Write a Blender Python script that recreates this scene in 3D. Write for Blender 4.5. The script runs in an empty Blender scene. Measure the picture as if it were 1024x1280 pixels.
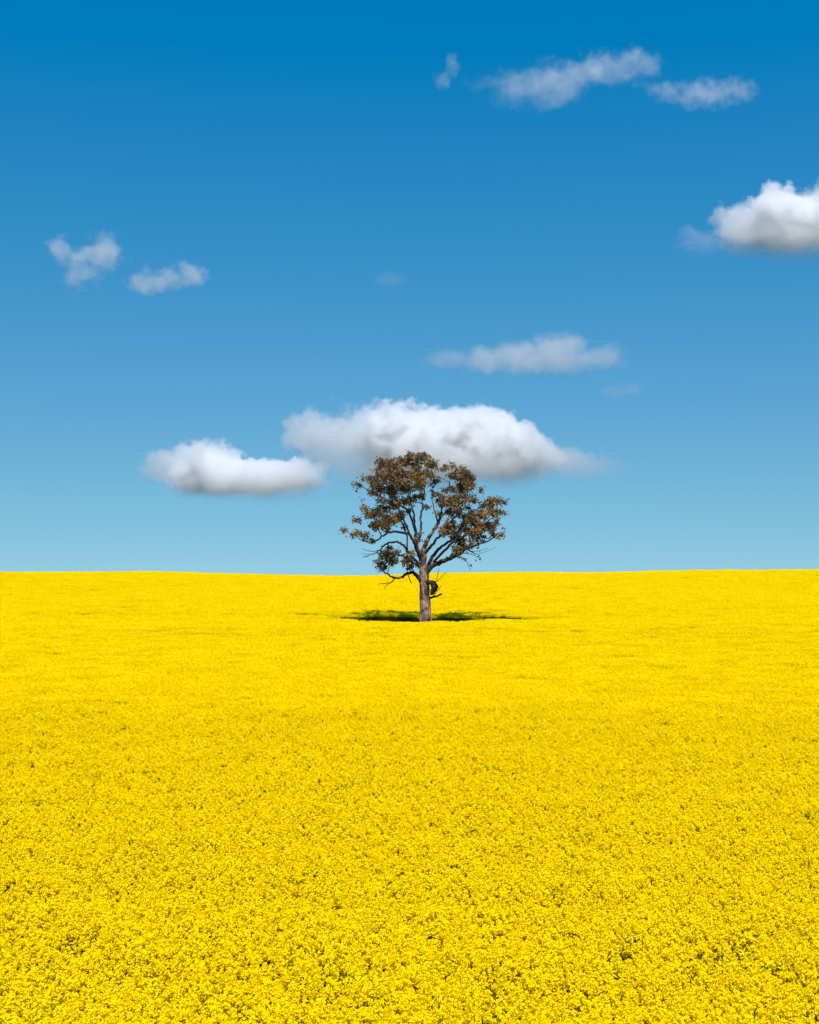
import bpy, bmesh, math, random
import numpy as np
from mathutils import Vector

scene = bpy.context.scene
COL = scene.collection
R = math.radians

# ------------------------------------------------------------------ camera
F = 1707.0                      # focal length in pixels of a 1024 x 1280 frame
PITCH = math.atan((724 - 640) / F)
CAM = Vector((0, 0, 4.8))
cam_d = bpy.data.cameras.new('camera'); cam = bpy.data.objects.new('camera', cam_d)
COL.objects.link(cam); scene.camera = cam
cam_d.sensor_fit = 'HORIZONTAL'; cam_d.sensor_width = 24.0; cam_d.lens = 24.0 * F / 1024
cam_d.clip_start = 0.5; cam_d.clip_end = 80000
cam.location = CAM; cam.rotation_euler = (R(90) + PITCH, 0, 0)

# ------------------------------------------------------------------ sky, sun, exposure
SUN_EL, SUN_AZ = 53.0, 4.0     # behind the camera, a little to its right
world = bpy.data.worlds.new('World'); scene.world = world; world.use_nodes = True
wn = world.node_tree.nodes; wl = world.node_tree.links
sky = wn.new('ShaderNodeTexSky'); sky.sky_type = 'NISHITA'; sky.sun_disc = False
sky.sun_elevation = R(SUN_EL)
sky.sun_rotation = R(180 - SUN_AZ)
sky.altitude = 0; sky.air_density = 2.0; sky.dust_density = 0.0; sky.ozone_density = 1.0
# the field lies on high ground: the sky's own horizon is a few degrees below level
tco = wn.new('ShaderNodeTexCoord'); lift = wn.new('ShaderNodeVectorMath'); lift.operation = 'ADD'; lift.inputs[1].default_value = (0, 0, 0.231)
nrm = wn.new('ShaderNodeVectorMath'); nrm.operation = 'NORMALIZE'
wl.new(tco.outputs['Generated'], lift.inputs[0]); wl.new(lift.outputs[0], nrm.inputs[0]); wl.new(nrm.outputs[0], sky.inputs['Vector'])
tint_ = wn.new('ShaderNodeVectorMath'); tint_.operation = 'MULTIPLY'; tint_.inputs[1].default_value = (0.89, 0.925, 1.0)   # polarising filter
grade = wn.new('ShaderNodeHueSaturation'); grade.inputs['Saturation'].default_value = 1.7
bg = wn['Background']; bg.inputs['Strength'].default_value = 0.070
wl.new(sky.outputs['Color'], tint_.inputs[0]); wl.new(tint_.outputs[0], grade.inputs['Color']); wl.new(grade.outputs['Color'], bg.inputs['Color'])

sun_d = bpy.data.lights.new('sun', 'SUN'); sun = bpy.data.objects.new('sun', sun_d); COL.objects.link(sun)
sun_d.energy = 4.2; sun_d.angle = R(0.53); sun_d.color = (1.0, 0.955, 0.88)
to_sun = Vector((math.sin(R(SUN_AZ)) * math.cos(R(SUN_EL)), -math.cos(R(SUN_AZ)) * math.cos(R(SUN_EL)), math.sin(R(SUN_EL))))
sun.rotation_euler = to_sun.to_track_quat('Z', 'Y').to_euler()
sun.location = (60, -60, 120)

vs = scene.view_settings
vs.view_transform = 'Standard'; vs.look = 'None'; vs.gamma = 1.0; vs.exposure = 0.80
cy = scene.cycles
cy.max_bounces = 14; cy.diffuse_bounces = 3; cy.transmission_bounces = 6; cy.transparent_max_bounces = 8
cy.volume_bounces = 14; cy.volume_step_rate = 2.5; cy.volume_max_steps = 256
cy.sample_clamp_indirect = 6.0

def at(px, py, dist):
    """world point at depth dist (along y) that a 1024 x 1280 picture shows at px, py"""
    u = (px - 512) / F; v = -(py - 640) / F
    c, s = math.cos(PITCH), math.sin(PITCH)
    d = Vector((u, c - v * s, s + v * c))
    return CAM + d * ((dist - CAM.y) / d.y)

# ------------------------------------------------------------------ materials
def new_mat(name):
    m = bpy.data.materials.new(name); m.use_nodes = True
    nt = m.node_tree; nt.nodes.clear()
    out = nt.nodes.new('ShaderNodeOutputMaterial')
    return m, nt, out

def nd(nt, kind, **kw):
    n = nt.nodes.new(kind)
    for k, v in kw.items():
        if k in n.bl_rna.properties and k not in n.inputs: setattr(n, k, v)
        else: n.inputs[k].default_value = v
    return n

def ramp(nt, stops):
    n = nt.nodes.new('ShaderNodeValToRGB'); e = n.color_ramp.elements
    while len(e) < len(stops): e.new(0.5)
    for el, (p, c) in zip(e, stops): el.position = p; el.color = (*c, 1)
    return n

def leafy(name, lo, hi, transl=0.3, rough=0.6, spec=0.25):
    """thin leaf or petal: diffuse + translucent, tint varying from piece to piece"""
    m, nt, out = new_mat(name); L = nt.links
    oi = nd(nt, 'ShaderNodeObjectInfo')
    at_ = nd(nt, 'ShaderNodeAttribute', attribute_name='tint')
    add = nd(nt, 'ShaderNodeMath', operation='MULTIPLY_ADD'); add.inputs[1].default_value = 0.3
    L.new(oi.outputs['Random'], add.inputs[0]); L.new(at_.outputs['Fac'], add.inputs[2])
    rp = ramp(nt, [(0.0, lo), (1.0, hi)]); L.new(add.outputs[0], rp.inputs[0])
    pb = nd(nt, 'ShaderNodeBsdfPrincipled', Roughness=rough)
    pb.inputs['Specular IOR Level'].default_value = spec
    tb = nd(nt, 'ShaderNodeBsdfTranslucent')
    L.new(rp.outputs[0], pb.inputs['Base Color']); L.new(rp.outputs[0], tb.inputs['Color'])
    mx = nd(nt, 'ShaderNodeMixShader'); mx.inputs[0].default_value = transl
    L.new(pb.outputs[0], mx.inputs[1]); L.new(tb.outputs[0], mx.inputs[2]); L.new(mx.outputs[0], out.inputs['Surface'])
    return m

M_PETAL = leafy('canola_petal', (0.91, 0.67, 0.0), (0.97, 0.805, 0.0), 0.46, 0.7, spec=0.04)
M_GREEN = leafy('canola_green', (0.075, 0.09, 0.006), (0.18, 0.19, 0.012), 0.3, spec=0.1)
M_GRASS = leafy('grass_blade', (0.075, 0.04, 0.006), (0.15, 0.085, 0.015), 0.15, spec=0.1)  # blades darkened and browned to deepen the tree's shadow
M_LEAF = leafy('gum_leaf', (0.045, 0.030, 0.012), (0.25, 0.148, 0.047), 0.14, 0.5)

def bark_mat(name, cols, scale):
    m, nt, out = new_mat(name); L = nt.links
    tc = nd(nt, 'ShaderNodeTexCoord')
    mp = nd(nt, 'ShaderNodeMapping'); mp.inputs['Scale'].default_value = (1, 1, 0.55)
    L.new(tc.outputs['Object'], mp.inputs['Vector'])
    n1 = nd(nt, 'ShaderNodeTexNoise', Scale=scale, Detail=6.0, Roughness=0.65)
    n2 = nd(nt, 'ShaderNodeTexNoise', Scale=scale * 7, Detail=4.0, Roughness=0.6)
    L.new(mp.outputs[0], n1.inputs['Vector']); L.new(mp.outputs[0], n2.inputs['Vector'])
    rp = ramp(nt, cols); L.new(n1.outputs['Fac'], rp.inputs[0])
    pb = nd(nt, 'ShaderNodeBsdfPrincipled', Roughness=0.85)
    pb.inputs['Specular IOR Level'].default_value = 0.2
    bp = nd(nt, 'ShaderNodeBump', Strength=0.8, Distance=0.06)
    L.new(n2.outputs['Fac'], bp.inputs['Height']); L.new(bp.outputs[0], pb.inputs['Normal'])
    L.new(rp.outputs[0], pb.inputs['Base Color']); L.new(pb.outputs[0], out.inputs['Surface'])
    return m
M_BARK = bark_mat('gum_bark', [(0.38, (0.02, 0.013, 0.01)), (0.46, (0.09, 0.06, 0.048)), (0.53, (0.18, 0.12, 0.092)), (0.64, (0.34, 0.235, 0.185))], 2.3)
M_SHADED_LIMB = bark_mat('shaded_limb_bark', [(0.44, (0.016, 0.011, 0.009)), (0.56, (0.045, 0.03, 0.024)), (0.68, (0.17, 0.115, 0.09))], 1.1)  # bark colour darkened to stand in for shade on the limbs
M_DEAD = bark_mat('dead_wood', [(0.35, (0.008, 0.006, 0.005)), (0.65, (0.035, 0.024, 0.018))], 2.0)

def soil_mat():
    m, nt, out = new_mat('field_soil'); L = nt.links
    tc = nd(nt, 'ShaderNodeTexCoord')
    n1 = nd(nt, 'ShaderNodeTexNoise', Scale=0.9, Detail=8.0, Roughness=0.7)
    L.new(tc.outputs['Object'], n1.inputs['Vector'])
    rp = ramp(nt, [(0.35, (0.022, 0.028, 0.01)), (0.6, (0.05, 0.052, 0.018)), (0.75, (0.085, 0.07, 0.04))])
    L.new(n1.outputs['Fac'], rp.inputs[0])
    pb = nd(nt, 'ShaderNodeBsdfPrincipled', Roughness=0.95); L.new(rp.outputs[0], pb.inputs['Base Color'])
    L.new(pb.outputs[0], out.inputs['Surface'])
    return m
M_SOIL = soil_mat()

# ------------------------------------------------------------------ terrain
CROP = 1.2
PD = np.array([0, 12, 25, 33, 60, 90, 120, 165, 195, 212, 225, 250, 300, 420, 700, 2000, 6000, 30000.])
PZ = np.array([-9.5, -8.85, -8.14, -7.74, -6.5, -5.05, -3.6, -1.35, 0.35, 1.02, 1.1, 0.4, -2.2, -8, -16, -30, -45, -60.])
_dd = np.linspace(0, 400, 1601); _zz = np.interp(_dd, PD, PZ)
_k = np.hanning(61); _k /= _k.sum()
_zs = np.convolve(np.pad(_zz, 30, mode='edge'), _k, 'valid')
SKX = np.array([-400, -63, -39, -23, -11.5, -4, 6, 25, 63, 400.])
SKZ = np.array([0.1, 0.08, -0.10, -0.48, -0.74, -0.5, 0.0, 0.1, 0.32, 0.4])
_sx = np.linspace(-400, 400, 1601); _sv = np.interp(_sx, SKX, SKZ)
_k2 = np.hanning(19); _k2 /= _k2.sum(); _sv = np.convolve(np.pad(_sv, 9, mode='edge'), _k2, 'valid')

def ground_z(x, y):
    x = np.asarray(x, float); y = np.asarray(y, float)
    z = np.where(y < 380, np.interp(y, _dd, _zs), np.interp(y, PD, PZ)) + CAM.z - CROP
    w = np.clip((y - 140) / 65, 0, 1); w = w * w * (3 - 2 * w)
    z = z + w * np.interp(x, _sx, _sv)
    fade = np.clip((400 - y) / 200, 0, 1)
    z = z + fade * (0.10 * np.sin(x * 0.21 + 1.0) * np.sin(y * 0.13 + 0.4) + 0.16 * np.sin(x * 0.06 + y * 0.045)
                    + 0.22 * np.exp(-((y - 112) / 5.0) ** 2) * np.exp(-((x) / 40) ** 2) - 0.10 * np.exp(-((y - 124) / 6.0) ** 2))
    return z

def mesh_obj(name, verts, faces, mats, parent=None, smooth=False, mat_idx=None, tint=None, link=True):
    me = bpy.data.meshes.new(name); me.from_pydata(verts, [], faces); 
    for m in (mats if isinstance(mats, (list, tuple)) else [mats]): me.materials.append(m)
    if mat_idx is not None: me.polygons.foreach_set('material_index', np.asarray(mat_idx, dtype=np.int32))
    if smooth: me.polygons.foreach_set('use_smooth', np.ones(len(me.polygons), dtype=bool))
    if tint is not None:
        a = me.attributes.new('tint', 'FLOAT', 'FACE'); a.data.foreach_set('value', np.asarray(tint, dtype=np.float32))
    me.update()
    o = bpy.data.objects.new(name, me)
    if link: COL.objects.link(o)
    if parent is not None: o.parent = parent
    return o

def tag(o, label=None, cat=None, group=None, kind=None):
    if label: o['label'] = label
    if cat: o['category'] = cat
    if group: o['group'] = group
    if kind: o['kind'] = kind
    return o

gx = np.concatenate([-np.geomspace(25000, 160, 26), np.arange(-150, 151, 2.5), np.geomspace(160, 25000, 26)])
gy = np.concatenate([np.array([-25000, -6000, -1500, -400, -120, -40, -15]), np.arange(0, 262, 2.0), np.geomspace(266, 30000, 36)])
GX, GY = np.meshgrid(gx, gy); GZ = ground_z(GX, np.maximum(GY, 0))
nv, nu = GX.shape
gv = np.stack([GX, GY, GZ], -1).reshape(-1, 3)
ii = (np.arange(nv - 1)[:, None] * nu + np.arange(nu - 1)[None]).ravel()
gf = np.stack([ii, ii + 1, ii + nu + 1, ii + nu], -1)
tag(mesh_obj('ground', gv.tolist(), gf.tolist(), M_SOIL, smooth=True), 'gently rising farm ground under the yellow canola crop', 'ground', kind='structure')

# ------------------------------------------------------------------ canola plants
rng = np.random.default_rng(7)
TREE_D = 120.0
TREE = at(532, 775, TREE_D); TREE.z = float(ground_z(TREE.x, TREE_D))

def rnd_unit(n, up=0.0):
    v = rng.normal(size=(n, 3)); v /= np.linalg.norm(v, axis=1)[:, None]
    v[:, 2] += up
    return v / np.linalg.norm(v, axis=1)[:, None]

class Geo:
    def __init__(s): s.v = []; s.f = []; s.mi = []; s.t = []
    def quads(s, cen, nrm, size, mi, tint, aspect=1.0):
        """diamond-shaped leaves or petals at cen facing nrm"""
        a = rng.normal(size=cen.shape); t1 = np.cross(nrm, a); t1 /= np.linalg.norm(t1, axis=1)[:, None]
        t2 = np.cross(nrm, t1); size = np.broadcast_to(np.asarray(size, float), (len(cen),))[:, None]
        q = np.stack([cen - t1 * size, cen + t2 * size * aspect + nrm * size * 0.25, cen + t1 * size, cen - t2 * size * aspect + nrm * size * 0.25], 1)
        b = len(s.v); s.v.extend(q.reshape(-1, 3).tolist())
        s.f.extend([(b + 4 * i, b + 4 * i + 1, b + 4 * i + 2, b + 4 * i + 3) for i in range(len(cen))])
        s.mi.extend([mi] * len(cen)); s.t.extend(np.broadcast_to(tint, (len(cen),)).tolist())
    def stick(s, p, q, r0, r1, mi, tint):
        p = np.asarray(p, float); q = np.asarray(q, float); d = q - p
        a = np.cross(d, (0.3, 1, 0.2)); a /= np.linalg.norm(a) + 1e-9; c = np.cross(d, a); c /= np.linalg.norm(c) + 1e-9
        b = len(s.v)
        for pt, r in ((p, r0), (q, r1)):
            for k in range(3):
                an = 2 * math.pi * k / 3; s.v.append((pt + r * (a * math.cos(an) + c * math.sin(an))).tolist())
        for k in range(3):
            s.f.append((b + k, b + (k + 1) % 3, b + 3 + (k + 1) % 3, b + 3 + k)); s.mi.append(mi); s.t.append(tint)
    def obj(s, name, parent=None, link=True):
        return mesh_obj(name, s.v, s.f, [M_PETAL, M_GREEN], parent, mat_idx=s.mi, tint=s.t, link=link)

def head_geo(g, c, n=18, r=0.038, size=0.0168):
    c = np.asarray(c, float)
    d = rnd_unit(n, 0.75); cen = c + d * np.array([r, r, r * 1.25]) * rng.uniform(0.65, 1.1, (n, 1))
    g.quads(cen, (lambda w: w / np.linalg.norm(w, axis=1)[:, None])(d + rng.normal(size=(n, 3)) * 0.8), rng.uniform(0.8, 1.25, n) * size, 0, rng.uniform(0.1, 0.7, n))
    m = max(3, n // 3)                                     # open flowers lower on the raceme
    d = rnd_unit(m, 0.1); cen = c + d * np.array([r, r, r * 0.5]) - np.array([0, 0, r * 1.0])
    g.quads(cen, d, size * 0.95, 0, rng.uniform(0.0, 0.5, m))
    g.quads(c + np.array([[0, 0, r * 1.15]]), np.array([[0.2, 0.1, 1.0]]), size * 0.55, 1, 0.8)

def plant_parts(n_heads, h):
    st = Geo(); heads = []
    lean = rng.normal(size=2) * 0.05
    top = np.array([lean[0], lean[1], h]); mid = top * 0.5 + np.array([0.02, 0, 0])
    st.stick((0, 0, -0.05), mid, 0.009, 0.007, 1, 0.3); st.stick(mid, top - (0, 0, 0.03), 0.007, 0.003, 1, 0.4)
    g = Geo(); head_geo(g, top); heads.append(g)
    for k in range(n_heads - 1):
        a = 2.4 * k + rng.uniform(-.4, .4); rr = rng.uniform(0.05, 0.20)
        s0 = mid + (top - mid) * rng.uniform(0.2, 0.65)
        e = np.array([lean[0] + rr * math.cos(a), lean[1] + rr * math.sin(a), h - rng.uniform(0.0, 0.17) * (1 if k < 6 else 2.2) - rr * 0.25])
        st.stick(s0, e - (0, 0, 0.03), 0.004, 0.0025, 1, 0.4)
        g = Geo(); head_geo(g, e, n=int(rng.integers(14, 21)), r=rng.uniform(0.030, 0.041)); heads.append(g)
    n = 13; a = rng.uniform(0, 6.28, n); z = rng.uniform(0.3, 0.85, n) * h; rr = rng.uniform(0.05, 0.16, n)
    cen = np.stack([rr * np.cos(a), rr * np.sin(a), z], 1); nr = np.stack([-0.5 * np.cos(a), -0.5 * np.sin(a), np.ones(n)], 1); nr /= np.linalg.norm(nr, axis=1)[:, None]
    st.quads(cen, nr, rng.uniform(0.05, 0.11, n), 1, rng.uniform(0, 0.6, n), 0.45)
    return st, heads

def joined(geos, name):
    g = Geo()
    for s in geos:
        b = len(g.v); g.v += s.v; g.f += [tuple(i + b for i in f) for f in s.f]; g.mi += s.mi; g.t += s.t
    return g.obj(name, link=False)

def proto_collection(name, objs):
    c = bpy.data.collections.new(name)
    for o in objs: c.objects.link(o)
    return c

KINDS = [plant_parts(int(rng.integers(11, 14)), rng.uniform(1.12, 1.27)) for _ in range(10)]
C_PLANT = proto_collection('canola_plant_kinds', [joined([s] + hs, 'canola_kind_%02d' % i) for i, (s, hs) in enumerate(KINDS)])

def patch(i, size=2.2, heads=420):
    g = Geo()
    for _ in range(heads):
        rr = size * 0.5 * math.sqrt(rng.random()); a = rng.uniform(0, 6.283)
        c = np.array([rr * math.cos(a), rr * math.sin(a), rng.uniform(0.98, 1.24) - 0.06 * (rr / size)])
        d = rnd_unit(9, 0.7)
        g.quads(c + d * np.array([0.04, 0.04, 0.055]), d, rng.uniform(0.016, 0.024, 9), 0, rng.uniform(0, 0.7, 9))
        if rng.random() < 0.35: g.stick(c - (0.03, 0.02, 0.5), c - (0, 0, 0.04), 0.006, 0.004, 1, 0.4)
    n = 60; cen = np.stack([rng.uniform(-1, 1, n), rng.uniform(-1, 1, n), rng.uniform(0.5, 0.95, n)], 1)
    g.quads(cen, rnd_unit(n, 1.2), rng.uniform(0.06, 0.11, n), 1, rng.uniform(0, .6, n), 0.5)
    return g.obj('canola_patch_%02d' % i, link=False)
C_PATCH = proto_collection('canola_patch_kinds', [patch(i) for i in range(7)])

def gn_scatter(name, pts, idx, rot, scl, coll):
    """one object whose points carry copies of the pieces in coll"""
    me = bpy.data.meshes.new(name); me.vertices.add(len(pts)); me.vertices.foreach_set('co', np.asarray(pts, np.float32).ravel())
    for nm, ty, dat in (('idx', 'INT', np.asarray(idx, np.int32)), ('rot', 'FLOAT_VECTOR', np.asarray(rot, np.float32).ravel()), ('scl', 'FLOAT_VECTOR', np.asarray(scl, np.float32).ravel())):
        a = me.attributes.new(nm, ty, 'POINT'); a.data.foreach_set('vector' if ty == 'FLOAT_VECTOR' else 'value', dat)
    o = bpy.data.objects.new(name, me); COL.objects.link(o)
    ng = bpy.data.node_groups.new(name + '_scatter', 'GeometryNodeTree')
    ng.interface.new_socket('Geometry', in_out='INPUT', socket_type='NodeSocketGeometry')
    ng.interface.new_socket('Geometry', in_out='OUTPUT', socket_type='NodeSocketGeometry')
    N = ng.nodes; L = ng.links
    gi = N.new('NodeGroupInput'); go = N.new('NodeGroupOutput')
    ci = N.new('GeometryNodeCollectionInfo'); ci.inputs['Collection'].default_value = coll
    ci.inputs['Separate Children'].default_value = True; ci.inputs['Reset Children'].default_value = True
    ip = N.new('GeometryNodeInstanceOnPoints'); ip.inputs['Pick Instance'].default_value = True
    def attr(nm, ty):
        n = N.new('GeometryNodeInputNamedAttribute'); n.data_type = ty; n.inputs['Name'].default_value = nm; return n.outputs['Attribute']
    e2r = N.new('FunctionNodeEulerToRotation')
    L.new(attr('rot', 'FLOAT_VECTOR'), e2r.inputs[0]); L.new(e2r.outputs[0], ip.inputs['Rotation'])
    L.new(attr('idx', 'INT'), ip.inputs['Instance Index']); L.new(attr('scl', 'FLOAT_VECTOR'), ip.inputs['Scale'])
    L.new(gi.outputs[0], ip.inputs['Points']); L.new(ci.outputs[0], ip.inputs['Instance']); L.new(ip.outputs[0], go.inputs[0])
    md = o.modifiers.new('scatter', 'NODES'); md.node_group = ng
    return o

def vnoise(x, y, seed):
    """smooth value noise, 0..1"""
    def h(i, j):
        n = np.sin(i * 127.1 + j * 311.7 + seed * 74.7) * 43758.5453
        return n - np.floor(n)
    i = np.floor(x); j = np.floor(y); fx = x - i; fy = y - j; fx = fx * fx * (3 - 2 * fx); fy = fy * fy * (3 - 2 * fy)
    return (h(i, j) * (1 - fx) + h(i + 1, j) * fx) * (1 - fy) + (h(i, j + 1) * (1 - fx) + h(i + 1, j + 1) * fx) * fy

def jitter_grid(y0, y1, step, half):
    out = []
    for y in np.arange(y0, y1, step):
        w = half(y); x = np.arange(-w, w, step)
        p = np.stack([x, np.full_like(x, y)], 1) + rng.uniform(-0.5, 0.5, (len(x), 2)) * step * 1.15
        out.append(p)
    return np.concatenate(out)

def clearing(x, y):
    """<1 inside the weedy patch round the tree, widened to darken its shadow"""
    dy = y - (TREE_D - 1.0); dx = x - TREE.x
    half = np.where(dx < 0, 1.3 + 0.85 * dy, 1.3 + 0.8 * dy)
    m = np.maximum(np.abs(dx) / np.maximum(half, 0.05), dy / np.where(dx < 0, 9.0, 7.5))  # crop opened behind the trunk so the cast shadow reads darker
    far = np.sqrt(((dx - 8.4) / 3.4) ** 2 + ((y - TREE_D - 4.0) / 1.5) ** 2) + 0.15      # a lodged strip of crop
    return np.where(dy < 0, 9.0, np.minimum(m, far)) + 0.35 * (vnoise(x * 0.9, y * 0.9, 3) - 0.5)

NEAR_END = 84.0
pts = jitter_grid(16.0, NEAR_END, 0.205, lambda y: 0.30 * y + 3.5)
x, y = pts[:, 0], pts[:, 1]
gap = np.where(y < 32, 0.38 * vnoise(x * 1.3, y * 0.6, 1) + 0.62 * vnoise(x * 4.2, y * 3.0, 2), 0.35 * vnoise(x * 1.3, y * 0.5, 1) + 0.65 * vnoise(x * 5.5, y * 4.5, 2))
strip = np.exp(-((y - 31.2) / 0.7) ** 2)
thr = np.where(y < 31.5, 0.285 + 0.004 * x, 0.225) - 0.2 * strip
thr = thr + np.where(x > 9, 0.16 * np.exp(-((y - 57.5 - 0.05 * (x - 14)) / 0.55) ** 2) + 0.12 * np.exp(-((y - 61.5) / 0.6) ** 2), 0)   # old wheel marks
keep = (gap > thr) & (rng.random(len(x)) > (y - 73) / 11)
pts = pts[keep]; x, y = pts[:, 0], pts[:, 1]; n = len(pts)
idx = rng.integers(0, len(KINDS), n)
hs = 0.93 + 0.14 * vnoise(x * 0.7, y * 0.7, 5) + rng.normal(size=n) * 0.035
wide = rng.uniform(0.95, 1.3, n) * np.where(y < 31.9, 1.03, 0.95)
hs = hs * np.where(y < 31.9, 1.10, 1.0)          # the front bout stands a little taller
scl = np.stack([wide, wide, hs], 1)
rot = np.stack([rng.normal(size=n) * 0.05, rng.normal(size=n) * 0.05, rng.uniform(0, 6.283, n)], 1)
z = ground_z(x, y)
P3 = np.stack([x, y, z], 1)
# the largest three hundred in the picture become plants of their own
top = P3 + np.array([0, 0, 1.2]) * scl
v = top - np.array(CAM); c_, s_ = math.cos(PITCH), math.sin(PITCH)
dep = v[:, 1] * c_ + v[:, 2] * s_; py = 640 - F * (-v[:, 1] * s_ + v[:, 2] * c_) / dep; px = 512 + F * v[:, 0] / dep
seen = np.where((py < 1274) & (px > 4) & (px < 1020))[0]
own = seen[np.argsort(dep[seen])[:300]]
mass = np.ones(n, bool); mass[own] = False
tag(gn_scatter('canola_crop', P3[mass], idx[mass], rot[mass], scl[mass], C_PLANT), 'dense yellow flowering canola crop covering the lower slope of the field', 'crop', kind='stuff')

part_mesh = []
for s, hs_ in KINDS:
    so = s.obj('stem', link=False); ho = [h.obj('flower_head', link=False) for h in hs_]
    part_mesh.append((so.data, [h.data for h in ho]))
    for o in [so] + ho: bpy.data.objects.remove(o)
for i in own:
    root = bpy.data.objects.new('canola_plant', None); COL.objects.link(root); root.empty_display_size = 0.2
    root.location = P3[i]; root.rotation_euler = rot[i]; root.scale = scl[i]
    tag(root, 'yellow flowering canola plant in the front rows of the field', 'plant', 'canola plants in the front rows')
    sm, hm = part_mesh[idx[i]]
    for nm, me in [('stem', sm)] + [('flower_head', m_) for m_ in hm]:
        o = bpy.data.objects.new(nm, me); COL.objects.link(o); o.parent = root
        if nm == 'flower_head': o['kind'] = 'stuff'

pts = jitter_grid(61.0, 240.0, 1.15, lambda y: 0.30 * y + 9)
x, y = pts[:, 0], pts[:, 1]
keep = (clearing(x, y) > 1.15) & (rng.random(len(x)) < (y - 62) / 11)
pts = pts[keep]; x, y = pts[:, 0], pts[:, 1]; n = len(pts)
hs = 0.95 + 0.10 * vnoise(x * 0.3, y * 0.3, 8) + rng.normal(size=n) * 0.03
tag(gn_scatter('canola_crop', np.stack([x, y, ground_z(x, y)], 1), rng.integers(0, 7, n), np.stack([np.zeros(n), np.zeros(n), rng.uniform(0, 6.283, n)], 1),
    np.stack([np.ones(n) * 1.05, np.ones(n) * 1.05, hs], 1), C_PATCH), 'smooth far yellow canola crop up to the skyline around the tree', 'crop', kind='stuff')

# ------------------------------------------------------------------ weeds and grass round the trunk
def tuft(i):
    g = Geo(); n = 46
    a = rng.uniform(0, 6.28, n); r0 = 0.18 * np.sqrt(rng.random(n)); h = rng.uniform(0.35, 0.95, n); ln = rng.uniform(0.05, 0.3, n)
    for k in range(n):
        p = np.array([r0[k] * math.cos(a[k]), r0[k] * math.sin(a[k]), 0]); q = p + np.array([ln[k] * math.cos(a[k]), ln[k] * math.sin(a[k]), h[k]])
        w = np.array([-math.sin(a[k]), math.cos(a[k]), 0]) * 0.016; m = (p + q) / 2 + np.array([0, 0, 0.08]); b = len(g.v)
        g.v += [(p - w).tolist(), (p + w).tolist(), (m + w).tolist(), q.tolist(), (m - w).tolist()]
        g.f += [(b, b + 1, b + 2, b + 4), (b + 4, b + 2, b + 3)]; g.mi += [0, 0]; t = rng.uniform(0, 0.7); g.t += [t, t]
    return mesh_obj('grass_tuft_%02d' % i, g.v, g.f, [M_GRASS], mat_idx=g.mi, tint=g.t, link=False)
C_TUFT = proto_collection('grass_tuft_kinds', [tuft(i) for i in range(5)])
gp = rng.uniform(-1, 1, (9000, 2)) * np.array([12, 6.5]) + np.array([TREE.x + 2.0, TREE_D + 4.5])
gp = gp[clearing(gp[:, 0], gp[:, 1]) < 1.3]
n = len(gp)
gs = rng.uniform(0.6, 1.05, n)
tag(gn_scatter('grass', np.stack([gp[:, 0], gp[:, 1], ground_z(gp[:, 0], gp[:, 1])], 1), rng.integers(0, 5, n), np.stack([np.zeros(n), np.zeros(n), rng.uniform(0, 6.283, n)], 1),
    np.stack([gs, gs, gs], 1), C_TUFT), 'weedy grass round the foot of the tree, darkened to deepen the shadow there', 'grass', kind='stuff')

# ------------------------------------------------------------------ the tree
random.seed(11)
def zp(zx, zy, dep=0.0):
    """point of the tree from an enlarged 260-pixel crop (x, y) at a depth behind the trunk"""
    return at(400 + zx / 3.938, 540 + zy / 3.938, TREE_D + dep)
ZM = TREE_D / F / 3.938          # metres per crop pixel

def catmull(pts, rad, per=5):
    P = [pts[0]] + list(pts) + [pts[-1]]; out = []; ro = []
    for i in range(1, len(P) - 2):
        for k in range(per):
            t = k / per; a, b, c, d = P[i - 1], P[i], P[i + 1], P[i + 2]
            out.append(0.5 * ((2 * b) + (c - a) * t + (2 * a - 5 * b + 4 * c - d) * t * t + (3 * b - a - 3 * c + d) * t ** 3))
            ro.append(rad[i - 1] * (1 - t) + rad[i] * t)
    out.append(P[-2]); ro.append(rad[-1])
    return out, ro

def tube(bm, pts, rad, sides=8, lump=0.08, seed=0):
    rings = []; prev = Vector((1, 0, 0)); rg = random.Random(seed)
    ph = [rg.uniform(0, 6.28) for _ in range(4)]
    for i, (p, r) in enumerate(zip(pts, rad)):
        t = (pts[min(i + 1, len(pts) - 1)] - pts[max(i - 1, 0)]).normalized()
        a = (prev - t * prev.dot(t))
        a = a.normalized() if a.length > 1e-4 else t.orthogonal().normalized()
        prev = a; b = t.cross(a); ring = []
        for k in range(sides):
            an = 2 * math.pi * k / sides
            rr = r * (1 + lump * (math.sin(3 * an + ph[0] + i * 0.7) + 0.7 * math.sin(2 * an + ph[1] - i * 0.45) + 0.5 * math.sin(5 * an + ph[2] + i * 1.3)))
            ring.append(bm.verts.new(p + (a * math.cos(an) + b * math.sin(an)) * rr))
        rings.append(ring)
    for i in range(len(rings) - 1):
        for k in range(sides):
            bm.faces.new((rings[i][k], rings[i][(k + 1) % sides], rings[i + 1][(k + 1) % sides], rings[i + 1][k]))
    bm.faces.new(list(reversed(rings[0]))); bm.faces.new(rings[-1])

def bm_obj(name, bm, mat, parent):
    me = bpy.data.meshes.new(name); bm.to_mesh(me); bm.free(); me.materials.append(mat)
    me.polygons.foreach_set('use_smooth', np.ones(len(me.polygons), dtype=bool))
    o = bpy.data.objects.new(name, me); COL.objects.link(o)
    if parent is not None:
        o.parent = parent; o.matrix_parent_inverse = parent.matrix_world.inverted()
    return o

tree = bpy.data.objects.new('gum_tree', None); COL.objects.link(tree); tree.location = TREE; tree.empty_display_size = 2
bpy.context.view_layer.update()
tag(tree, 'lone spreading gum tree with brown olive leaves standing in the yellow field', 'tree')

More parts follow.
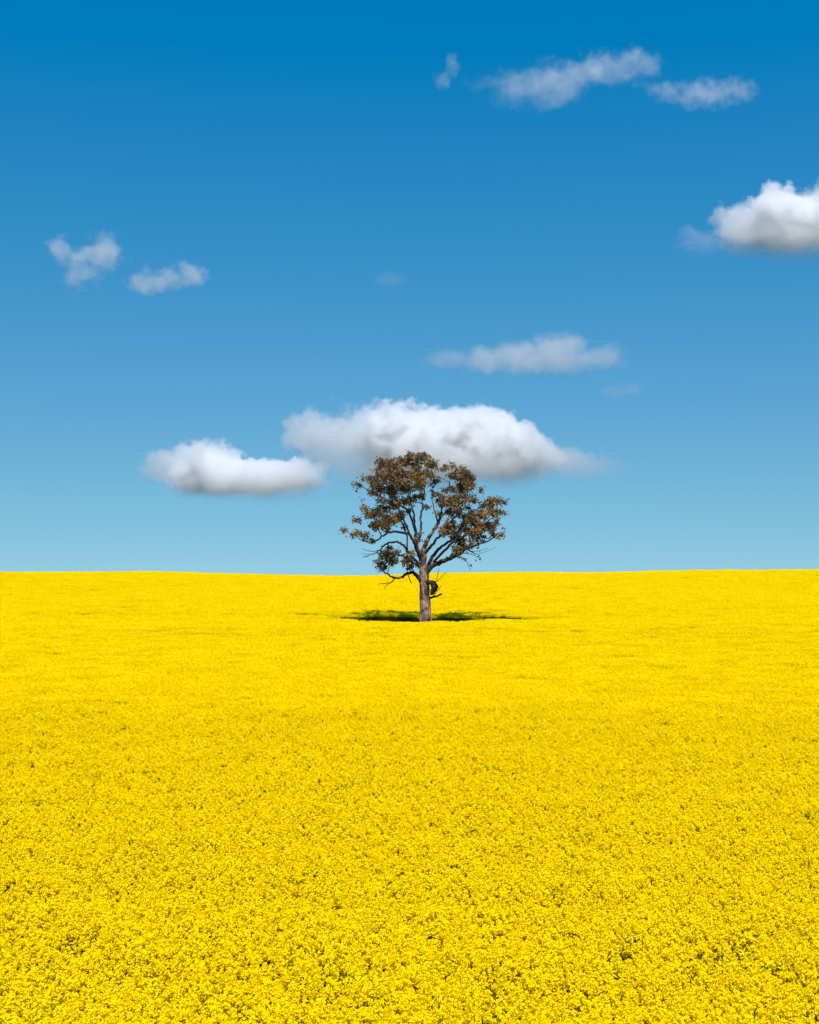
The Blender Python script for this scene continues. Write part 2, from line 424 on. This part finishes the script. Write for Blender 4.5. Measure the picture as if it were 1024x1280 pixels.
trunk_pts = [TREE + Vector((0.02, 0, -0.4)), zp(522, 985), zp(521, 925), zp(518, 860), zp(516, 800), zp(514, 750), zp(512, 710), zp(509, 670), zp(508, 640, -0.1)]
trunk_rad = [46, 38, 31, 27, 25, 25, 24, 20, 14]
bm = bmesh.new(); p_, r_ = catmull(trunk_pts, [r * ZM for r in trunk_rad], 6); tube(bm, p_, r_, 20, 0.035, 1)
trunk = bm_obj('trunk', bm, M_BARK, tree)

LIMBS = [  # (crop x, crop y, depth m, radius in crop px)
 [(508, 650, -.1, 15), (512, 610, -.3, 14), (510, 575, -.4, 12), (522, 545, -.5, 11), (543, 508, -.8, 9), (570, 470, -1.2, 7), (590, 420, -1.6, 6), (603, 360, -1.6, 4), (635, 280, -1.5, 3), (650, 205, -1.3, 1.6)],
 [(506, 665, 0, 13), (494, 610, .3, 11), (481, 560, .6, 9), (471, 500, .9, 8), (465, 440, 1.0, 6), (462, 400, 1.0, 5), (440, 335, .8, 4), (430, 250, .5, 3), (442, 150, .2, 1.5)],
 [(492, 520, .4, 6), (497, 470, .0, 5.5), (498, 405, -.4, 5), (507, 330, -.6, 3.5), (522, 235, -.6, 2.6), (530, 140, -.5, 1.4)],
 [(497, 630, .1, 9), (472, 565, -.6, 7.5), (443, 508, -1.4, 6.5), (392, 494, -2.0, 6), (322, 500, -2.4, 5), (290, 530, -2.4, 4), (240, 546, -2.2, 3), (190, 520, -2.0, 2.2), (130, 492, -1.8, 1.4)],
 [(488, 650, .2, 8), (435, 592, -.3, 6.5), (402, 552, -.6, 5.5), (352, 540, -.8, 5), (312, 560, -.9, 4.2), (292, 584, -1.0, 3), (242, 606, -1.2, 2), (213, 618, -1.3, 1.2)],
 [(508, 752, 0, 14), (482, 712, -.3, 10), (462, 694, -.5, 8), (436, 694, -.8, 7), (402, 714, -1.2, 6), (366, 720, -1.5, 5), (338, 700, -1.7, 4), (308, 684, -1.9, 3), (272, 668, -2.0, 1.6)],
 [(470, 490, .9, 6), (430, 385, 1.6, 5), (350, 350, 2.2, 4.2), (292, 312, 2.4, 3.2), (236, 286, 2.4, 2.5), (188, 264, 2.2, 1.4)],
 [(445, 512, -1.3, 5), (402, 405, -2.2, 4.5), (345, 300, -2.8, 3.5), (312, 210, -2.6, 2.5), (300, 158, -2.4, 1.3)],
 [(430, 590, -.4, 5), (425, 500, .5, 4), (385, 420, 1.6, 3.6), (300, 385, 2.6, 3), (222, 378, 3.0, 1.6)],
 [(518, 700, .0, 17), (545, 664, -.2, 13), (585, 645, -.6, 11.5), (630, 625, -1.1, 10.5), (678, 602, -1.6, 8.5), (722, 574, -2.0, 6), (790, 550, -2.3, 4), (850, 528, -2.4, 2.8), (900, 503, -2.4, 1.5)],
 [(528, 682, .2, 11), (552, 618, .6, 8.5), (600, 562, 1.2, 7), (660, 520, 1.8, 5.5), (705, 450, 2.2, 4.2), (752, 398, 2.4, 3.2), (812, 358, 2.4, 2.4), (892, 338, 2.2, 1.3)],
 [(514, 600, -.3, 8), (560, 548, -1.2, 6.5), (612, 482, -2.0, 5.5), (662, 420, -2.6, 5), (700, 360, -2.8, 4), (722, 262, -2.6, 3), (732, 195, -2.4, 1.5)],
 [(560, 480, -1.1, 6), (612, 402, -.2, 5), (652, 372, .8, 4.2), (702, 300, 1.6, 3.2), (762, 228, 2.0, 1.6)],
 [(580, 445, -1.4, 4.5), (564, 380, -.8, 3.2), (548, 305, -.2, 2.2), (560, 240, .2, 1.2)],
 [(640, 620, -1.2, 7), (690, 540, -.2, 5.5), (745, 480, .6, 4.2), (810, 450, 1.0, 3), (880, 398, 1.2, 1.6)],
 [(560, 640, -.3, 7), (620, 575, -2.2, 6), (680, 520, -3.4, 4.5), (730, 440, -3.8, 3.2), (800, 400, -3.8, 1.6)],
 [(484, 660, .1, 7), (455, 640, -1.2, 5), (410, 610, -2.4, 4), (355, 610, -3.0, 3), (310, 640, -3.2, 1.5)],
]
limb_samples = []; limb_w = []
for i, L_ in enumerate(LIMBS):
    P = [zp(a, b, c) for a, b, c, r in L_]; p_, r_ = catmull(P, [r * ZM * 0.98 for *_, r in L_], 6)
    rg = random.Random(i)
    for k in range(3, len(p_)):                                        # gum limbs are never smooth curves
        s = min(1.0, k / 10) * 0.075; p_[k] = p_[k] + Vector((rg.uniform(-s, s), rg.uniform(-s, s), rg.uniform(-s, s)))
    bm = bmesh.new(); tube(bm, p_, r_, 9, 0.05, i); bm_obj('branch', bm, M_SHADED_LIMB if i not in (0, 1, 2) else M_BARK, tree)  # central limbs keep the paler bark, the rest get shade in their colour
    for p, r in zip(p_[6:], r_[6:]): limb_samples.append(p); limb_w.append(r)

# dead sticks, broken stump
def stick_obj(name, paths, parent=tree, mat=M_DEAD, seed=0):
    bm = bmesh.new()
    for j, path in enumerate(paths):
        p_, r_ = catmull([zp(a, b, c) for a, b, c, r in path], [r * ZM for *_, r in path], 4)
        rg = random.Random(seed + j)
        p_ = [p_[0]] + [p + Vector((rg.uniform(-.02, .02), rg.uniform(-.02, .02), rg.uniform(-.02, .02))) for p in p_[1:]]
        tube(bm, p_, r_, 6, 0.06, j)
    return bm_obj(name, bm, mat, parent)
stick_obj('dead_branch', [[(535, 818, -.2, 6), (560, 812, -.5, 5), (578, 808, -.6, 4.5), (600, 796, -.7, 4.5)], [(556, 812, -.4, 3), (572, 790, -.5, 2), (597, 757, -.6, 1.2)]], seed=3)
stick_obj('dead_branch', [[(562, 745, -.6, 2.5), (576, 730, -.6, 2), (580, 700, -.7, 1.6), (588, 668, -.7, 1)], [(577, 735, -.6, 1.6), (596, 715, -.6, 1.3), (625, 688, -.6, .8)]], seed=8)
stick_obj('dead_branch', [[(368, 720, -1.5, 3.5), (352, 740, -1.6, 2.8), (318, 745, -1.8, 2), (286, 748, -1.9, 1.2)], [(345, 742, -1.6, 1.8), (325, 758, -1.6, 1.3), (318, 778, -1.6, .9)]], seed=12)
stick_obj('dead_branch', [[(432, 696, -.8, 3), (440, 722, -.9, 2.4), (452, 748, -.9, 1.6)]], seed=15)
stick_obj('dead_branch', [[(722, 574, -2, 4), (745, 588, -2.1, 3), (770, 602, -2.2, 1.6)], [(745, 588, -2.1, 1.6), (790, 585, -2, 1.1), (830, 572, -2, .7)], [(770, 602, -2.2, 1.2), (815, 590, -2.2, .9), (868, 566, -2.2, .6)]], seed=19)
stick_obj('dead_branch', [[(300, 580, -1, 2), (255, 588, -1.2, 1.4), (205, 575, -1.4, .8)], [(240, 606, -1.2, 1.4), (225, 600, -1.3, 1), (200, 600, -1.3, .7)]], seed=23)
# torn limb curling down beside the trunk
bm = bmesh.new()
p_, r_ = catmull([zp(520, 742, -.2), zp(540, 740, -.5), zp(557, 747, -.7), zp(565, 765, -.75), zp(556, 785, -.7), zp(546, 802, -.6)], [r * ZM for r in (12, 11, 15, 17.5, 13, 4)], 6)
tube(bm, p_, r_, 10, 0.12, 5); bm_obj('broken_stump', bm, M_DEAD, tree)

CL = [(300,165,30),(350,150,36),(420,140,42),(450,112,20),(500,130,42),(545,148,32),(562,172,16),(330,215,46),(400,210,50),(470,200,46),(530,205,30),
 (185,260,20),(213,224,11),(262,232,30),(290,270,40),(360,280,52),(430,270,46),(490,250,36),(500,310,26),(440,330,36),(370,350,46),(310,390,40),(340,430,50),(390,410,38),
 (215,375,20),(240,410,30),(190,430,24),(280,450,40),(330,470,28),(185,490,17),(123,490,14),(222,508,26),(262,530,20),(330,600,40),(290,650,26),(360,632,30),(312,668,22),
 (430,622,32),(452,660,26),(440,588,16),(485,510,22),(497,660,12),(520,360,13),(300,200,25),(255,300,20),(160,500,13),(375,590,18),(345,565,14),
 (620,170,20),(655,165,13),(680,215,46),(722,200,34),(742,222,24),(640,208,18),(580,230,20),(560,248,14),(690,270,44),(740,265,30),(618,285,20),(570,300,24),(600,330,36),
 (650,340,44),(700,330,40),(790,290,15),(760,330,28),(820,350,38),(868,338,28),(910,338,13),(860,390,34),(800,400,40),(740,400,40),(690,390,34),(640,390,28),(620,470,36),
 (650,450,36),(600,490,24),(690,545,40),(678,582,28),(660,520,26),(722,480,34),(760,490,38),(800,470,34),(842,450,30),(790,522,26),(850,500,22),(892,500,12),(740,542,18),
 (905,395,12),(870,440,18),(585,395,12),(650,275,18),(470,160,30),(380,180,36),(440,390,20),(300,330,22),(410,455,14),(710,440,30),(668,490,24),(780,440,30)]
DROPS = [(784,617,3),(736,650,3.5),(712,625,2.5),(770,560,4),(905,470,5),(880,520,6),(640,150,4),(695,165,4),(205,330,4),(590,180,4)]
leafrng = np.random.default_rng(23)
def leaf_mesh(name, cen, rad, n, parent):
    """hanging sickle leaves gathered in small tufts round a few twig ends"""
    k = max(3, int(n / 20)); u = leafrng.normal(size=(k, 3)); u /= np.linalg.norm(u, axis=1)[:, None]
    tc = np.array(cen) + u * rad * leafrng.uniform(0.25, 1.0, (k, 1)) * np.array([1, 1.15, 0.9])
    w = leafrng.integers(0, k, n); tsz = leafrng.uniform(0.09, 0.19, k)
    base = tc[w] + leafrng.normal(size=(n, 3)) * tsz[w][:, None] * np.array([1, 1, 0.8])
    d = leafrng.normal(size=(n, 3)) * np.array([0.8, 0.8, 0.5]) + np.array([0, 0, -0.75]); d /= np.linalg.norm(d, axis=1)[:, None]
    sd = np.cross(d, leafrng.normal(size=(n, 3))); sd /= np.linalg.norm(sd, axis=1)[:, None]
    ln = leafrng.uniform(0.18, 0.34, n)[:, None]; wd = ln * leafrng.uniform(0.17, 0.26, (n, 1))
    bend = np.cross(d, sd) * ln * leafrng.uniform(-0.15, 0.15, (n, 1))
    q = np.stack([base, base + d * ln * 0.45 + sd * wd + bend, base + d * ln, base + d * ln * 0.45 - sd * wd + bend], 1).reshape(-1, 3)
    tuft_t = np.clip(leafrng.uniform(0.0, 0.6) + leafrng.normal(size=k) * 0.22, 0, 0.85)
    tint = np.clip(tuft_t[w] + leafrng.normal(size=n) * 0.14, 0, 0.95)
    o = mesh_obj(name, q.tolist(), [(4 * i, 4 * i + 1, 4 * i + 2, 4 * i + 3) for i in range(n)], [M_LEAF], tint=tint)
    o.parent = parent          # the crown's own frame is the world's
    return o, tc

limb_np = np.array([list(p) for p in limb_samples]); limb_w = np.array(limb_w)
tw = bmesh.new(); clumps = []
def twig(a, b, r0, r1, seed):
    rg = random.Random(seed); mid = (a + b) / 2 + Vector((rg.uniform(-.15, .15), rg.uniform(-.15, .15), rg.uniform(-.05, .2))) * min(1.0, (b - a).length)
    p_, r_ = catmull([a, mid, b], [r0, (r0 + r1) / 2, r1], 4); tube(tw, p_, r_, 5, 0.04, seed)
for i, (cx, cyy, cr) in enumerate(CL + DROPS):
    c0 = np.array(zp(cx, cyy, 0)); d2 = (limb_np[:, 0] - c0[0]) ** 2 + (limb_np[:, 2] - c0[2]) ** 2
    j = int(np.argmin(d2 + 0.02 * limb_np[:, 1] * 0))
    edge = math.hypot((cx - 515) / 420, (cyy - 350) / 300); room = 5.2 * math.sqrt(max(0.05, 1 - min(edge, 1) ** 2))
    dep = float(np.clip((limb_np[j, 1] - TREE_D) + leafrng.normal() * 1.0, -room, room))
    c = zp(cx, cyy, dep); clumps.append((c, cr * ZM, True))
    if i < len(CL) and cr > 28:                                        # the crown is as deep as it is wide
        dep2 = float(np.clip(-dep * 0.6 + leafrng.normal() * 1.8, -room, room))
        clumps.append((zp(cx + leafrng.normal() * 14, cyy + leafrng.normal() * 12, dep2), cr * ZM * 0.75, False))
crown = None; todo = []
for i, (c, rad, main) in enumerate(clumps):
    cv = np.array(c); dist = np.linalg.norm(limb_np - cv, axis=1); j = int(np.argmin(dist + (limb_np[:, 2] - cv[2]).clip(0) * 0.7))
    twig(Vector(limb_np[j]), c - Vector((0, 0, rad * 0.2)), min(0.05, limb_w[j] * 0.7), 0.016, i)
    todo.append((c, rad))
    rg = random.Random(100 + i)
    for k in range(int(2 + rad * 5)):
        e = c + Vector((rg.gauss(0, 1), rg.gauss(0, 1), rg.gauss(0, .8))).normalized() * rad * rg.uniform(0.6, 1.0)
        twig(c - Vector((0, 0, rad * 0.2)), e, 0.016, 0.007, 1000 + 17 * i + k)
crown = bm_obj('crown', tw, M_SHADED_LIMB, tree)
for i, (c, rad) in enumerate(todo):
    n = int(30 + 520 * rad * rad) if rad > 0.12 else 9
    o, _ = leaf_mesh('leaf_clump', c, rad, n, crown); o['kind'] = 'stuff'

# ------------------------------------------------------------------ clouds
def cloud_mat(name, dens, g):
    m, nt, out = new_mat(name)
    pv = nd(nt, 'ShaderNodeVolumePrincipled')
    pv.inputs['Color'].default_value = (0.94, 0.94, 0.945, 1); pv.inputs['Density'].default_value = dens; pv.inputs['Anisotropy'].default_value = g
    nt.links.new(pv.outputs[0], out.inputs['Volume'])
    return m

def cloud(label, base_alt_py, blobs, tau, warp=0.75, edge=0.6, wisp=0.0, thick=1.0, flat=0.0, billow=1.7, nscale=1.3, foot=0.22, seed=0.0, res=150, alt=1000.0, group=None):
    el = math.atan((724 - base_alt_py) / F); D = alt / math.tan(el); mpp = D / F
    B = [(at(b[0], b[1], D), Vector((b[2], thick * (b[2] + b[3]) * 0.5, b[3])) * mpp, b[4] if len(b) > 4 else 1.0) for b in blobs]
    lo = Vector([min(c[k] - 1.45 * r[k] for c, r, w in B) for k in range(3)]); hi = Vector([max(c[k] + 1.45 * r[k] for c, r, w in B) for k in range(3)])
    org = (lo + hi) / 2; size = hi - lo
    mean_r = sum(r.z for c, r, w in B) / len(B)
    o = bpy.data.objects.new('cloud', bpy.data.volumes.new('cloud')); COL.objects.link(o); o.location = org
    ng = bpy.data.node_groups.new('cloud_density', 'GeometryNodeTree')
    ng.interface.new_socket('Geometry', in_out='INPUT', socket_type='NodeSocketGeometry')
    ng.interface.new_socket('Geometry', in_out='OUTPUT', socket_type='NodeSocketGeometry')
    N = ng.nodes; L = ng.links
    def math_(op, a, b=None, c=None):
        n = N.new('ShaderNodeMath'); n.operation = op
        for k, vv in enumerate((a, b, c)):
            if vv is None: continue
            if isinstance(vv, (int, float)): n.inputs[k].default_value = vv
            else: L.new(vv, n.inputs[k])
        return n.outputs[0]
    def vmath(op, a, b=None, c=None, out=0):
        n = N.new('ShaderNodeVectorMath'); n.operation = op
        for k, vv in enumerate((a, b, c)):
            if vv is None: continue
            if isinstance(vv, (tuple, list, Vector)): n.inputs[k].default_value = tuple(vv)
            else: L.new(vv, n.inputs[k])
        return n.outputs[out]
    pos = N.new('GeometryNodeInputPosition').outputs[0]
    def noise(scale, detail, rough, off):
        n = N.new('ShaderNodeTexNoise'); n.inputs['Scale'].default_value = scale; n.inputs['Detail'].default_value = detail; n.inputs['Roughness'].default_value = rough
        L.new(vmath('ADD', pos, (off, off * 1.7, off * 0.6)), n.inputs['Vector']); return n
    n1 = noise(0.6 / mean_r, 4.0, 0.55, seed * mean_r * 10)
    wv = vmath('SUBTRACT', n1.outputs['Color'], (0.5, 0.5, 0.5))
    a = warp * mean_r * 2.2
    p2 = vmath('MULTIPLY_ADD', wv, (a * 1.2, a, a), pos)
    n3 = noise(nscale / mean_r, 8.0, 0.68, seed * mean_r * 5 + 90)
    rough_ = math_('MULTIPLY_ADD', n3.outputs['Fac'], billow, -0.5 * billow)
    best = None
    for c, r, w in B:
        lc = c - org; inv = Vector((1 / r.x, 1 / r.y, 1 / r.z))
        q = vmath('MULTIPLY_ADD', p2, inv, Vector((-lc.x * inv.x, -lc.y * inv.y, -lc.z * inv.z)))
        ln = math_('ADD', vmath('LENGTH', q, out=1), rough_)
        mr = N.new('ShaderNodeMapRange'); mr.interpolation_type = 'SMOOTHSTEP'
        L.new(ln, mr.inputs['Value']); mr.inputs['From Min'].default_value = 1.0; mr.inputs['From Max'].default_value = 1.0 - edge
        mr.inputs['To Min'].default_value = 0.0; mr.inputs['To Max'].default_value = w
        best = mr.outputs[0] if best is None else math_('MAXIMUM', best, mr.outputs[0])
    dens = best
    if wisp > 0:
        n2 = noise(1.3 / mean_r, 5.0, 0.6, seed * mean_r * 7 + 300)
        m2 = N.new('ShaderNodeMapRange'); L.new(n2.outputs['Fac'], m2.inputs['Value'])
        m2.inputs['From Min'].default_value = 0.38; m2.inputs['From Max'].default_value = 0.66; m2.inputs['To Min'].default_value = 1 - wisp; m2.inputs['To Max'].default_value = 1.0
        dens = math_('MULTIPLY', dens, m2.outputs[0])
    # thin, ragged undersides
    sp = N.new('ShaderNodeSeparateXYZ'); L.new(vmath('MULTIPLY_ADD', wv, (0, 0, a * 0.3), pos), sp.inputs[0])
    mz = N.new('ShaderNodeMapRange'); mz.interpolation_type = 'SMOOTHSTEP'; L.new(sp.outputs['Z'], mz.inputs['Value'])
    zb = min(c.z - r.z for c, r, w in B) - org.z; zt = max(c.z + r.z for c, r, w in B) - org.z
    mz.inputs['From Min'].default_value = zb; mz.inputs['From Max'].default_value = zb + 0.75 * (zt - zb)
    mz.inputs['To Min'].default_value = foot; mz.inputs['To Max'].default_value = 1.0
    dens = math_('MULTIPLY', dens, mz.outputs[0])
    if flat > 0:                                           # level condensation base
        fl = N.new('ShaderNodeMapRange'); fl.interpolation_type = 'SMOOTHSTEP'; L.new(sp.outputs['Z'], fl.inputs['Value'])
        z0 = at(512, base_alt_py + 7, D).z - org.z
        fl.inputs['From Min'].default_value = z0 - flat * 0.15 * mean_r; fl.inputs['From Max'].default_value = z0 + flat * 0.4 * mean_r
        dens = math_('MULTIPLY', dens, fl.outputs[0])
    vc = N.new('GeometryNodeVolumeCube')
    L.new(dens, vc.inputs['Density']); vc.inputs['Min'].default_value = -size / 2; vc.inputs['Max'].default_value = size / 2
    vox = max(size) / res
    for k, s in zip('XYZ', size): vc.inputs['Resolution ' + k].default_value = max(12, int(s / vox))
    sm = N.new('GeometryNodeSetMaterial'); L.new(vc.outputs[0], sm.inputs[0])
    sm.inputs['Material'].default_value = cloud_mat('cloud_vapour', tau / (2 * mean_r), 0.4)
    go = N.new('NodeGroupOutput'); L.new(sm.outputs[0], go.inputs[0])
    md = o.modifiers.new('density', 'NODES'); md.node_group = ng
    tag(o, label, 'cloud', group)
    return o

cloud('big white cumulus cloud behind the top of the tree', 605, [(394, 532, 28, 26, .3), (416, 552, 52, 46, .2), (455, 545, 54, 50, .24), (497, 550, 54, 50), (545, 555, 64, 46), (600, 558, 68, 44), (645, 570, 60, 38, .7), (560, 590, 120, 32, .5), (700, 580, 62, 30, .25), (752, 584, 42, 24, .12), (468, 588, 70, 34, .2)], 11.5, seed=1.3, res=320, flat=2.2, edge=.16, foot=.03, billow=1.5, nscale=1.7, warp=1.0)
cloud('low grey white cloud beside the big cumulus', 620, [(218, 585, 46, 25, .22), (262, 578, 48, 29, .45), (275, 597, 58, 29), (325, 602, 62, 29), (368, 602, 42, 28, .5), (374, 580, 16, 14, .9), (305, 608, 84, 20, .5)], 8.5, seed=2.1, res=250, flat=2.2, edge=.18, foot=.03, billow=1.5, nscale=1.7, warp=1.0)
cloud('long thin grey cloud above the big cumulus', 465, [(560, 450, 40, 15, .6), (610, 449, 46, 20), (650, 446, 46, 23), (700, 439, 42, 29), (750, 447, 46, 19, .7), (680, 455, 100, 14, .7)], 1.7, seed=3.7, wisp=0.4, res=190, foot=.6, flat=1)
cloud('small ragged grey cloud with a curled top, upper of a pair', 362, [(78, 311, 20, 18), (105, 316, 30, 16), (130, 320, 28, 27), (108, 342, 30, 24, .8)], 2.0, seed=4.2, wisp=0.7, res=110, alt=1020, warp=1.2, foot=.6, billow=2.3, nscale=1.1)
cloud('small ragged grey cloud, lower of a pair', 372, [(180, 354, 26, 18), (205, 352, 30, 19), (236, 346, 22, 20)], 1.8, seed=5.9, wisp=0.6, res=110, warp=1.2, foot=.6, billow=2.3, nscale=1.1)
cloud('torn pale streak of cloud high in the deep blue sky', 140, [(610, 106, 24, 15, .3), (652, 108, 46, 24, .7), (698, 102, 46, 28), (742, 88, 50, 22), (792, 80, 40, 20, .8), (684, 120, 36, 18, .8)], 1.3, seed=6.4, wisp=0.75, res=170, warp=1.2, foot=.6, billow=2.3, nscale=1.1)
cloud('small torn wisp at the end of the high cloud streak', 142, [(838, 112, 34, 13, .6), (880, 118, 40, 19), (920, 113, 32, 15, .8), (808, 104, 22, 9, .3)], 1.1, seed=7.7, wisp=0.7, res=120, warp=1.2, foot=.6, billow=2.3, nscale=1.1)
cloud('tiny faint wisp beside the high cloud streak', 115, [(552, 102, 13, 15), (566, 82, 13, 16)], 0.9, seed=8.1, wisp=0.7, res=70, foot=.6)
cloud('bright heaped white cumulus cloud high above the others of its kind', 320, [(885, 306, 48, 15, .15), (935, 292, 48, 30, .5), (975, 276, 46, 44), (1022, 280, 50, 48, .4), (1065, 285, 56, 42), (985, 304, 90, 22, .5)], 9.0, seed=12.3, res=260, flat=2.2, edge=.16, foot=.03, billow=1.5, nscale=1.7, warp=1.0)
cloud('faint grey scrap of cloud under the long thin cloud', 500, [(768, 489, 24, 11), (790, 487, 18, 10)], 0.4, seed=10.3, wisp=0.6, res=70, foot=.7)
cloud('barely visible scrap of cloud in the middle blue sky', 360, [(488, 350, 26, 12)], 0.25, seed=11.5, wisp=0.6, res=60, foot=.7)
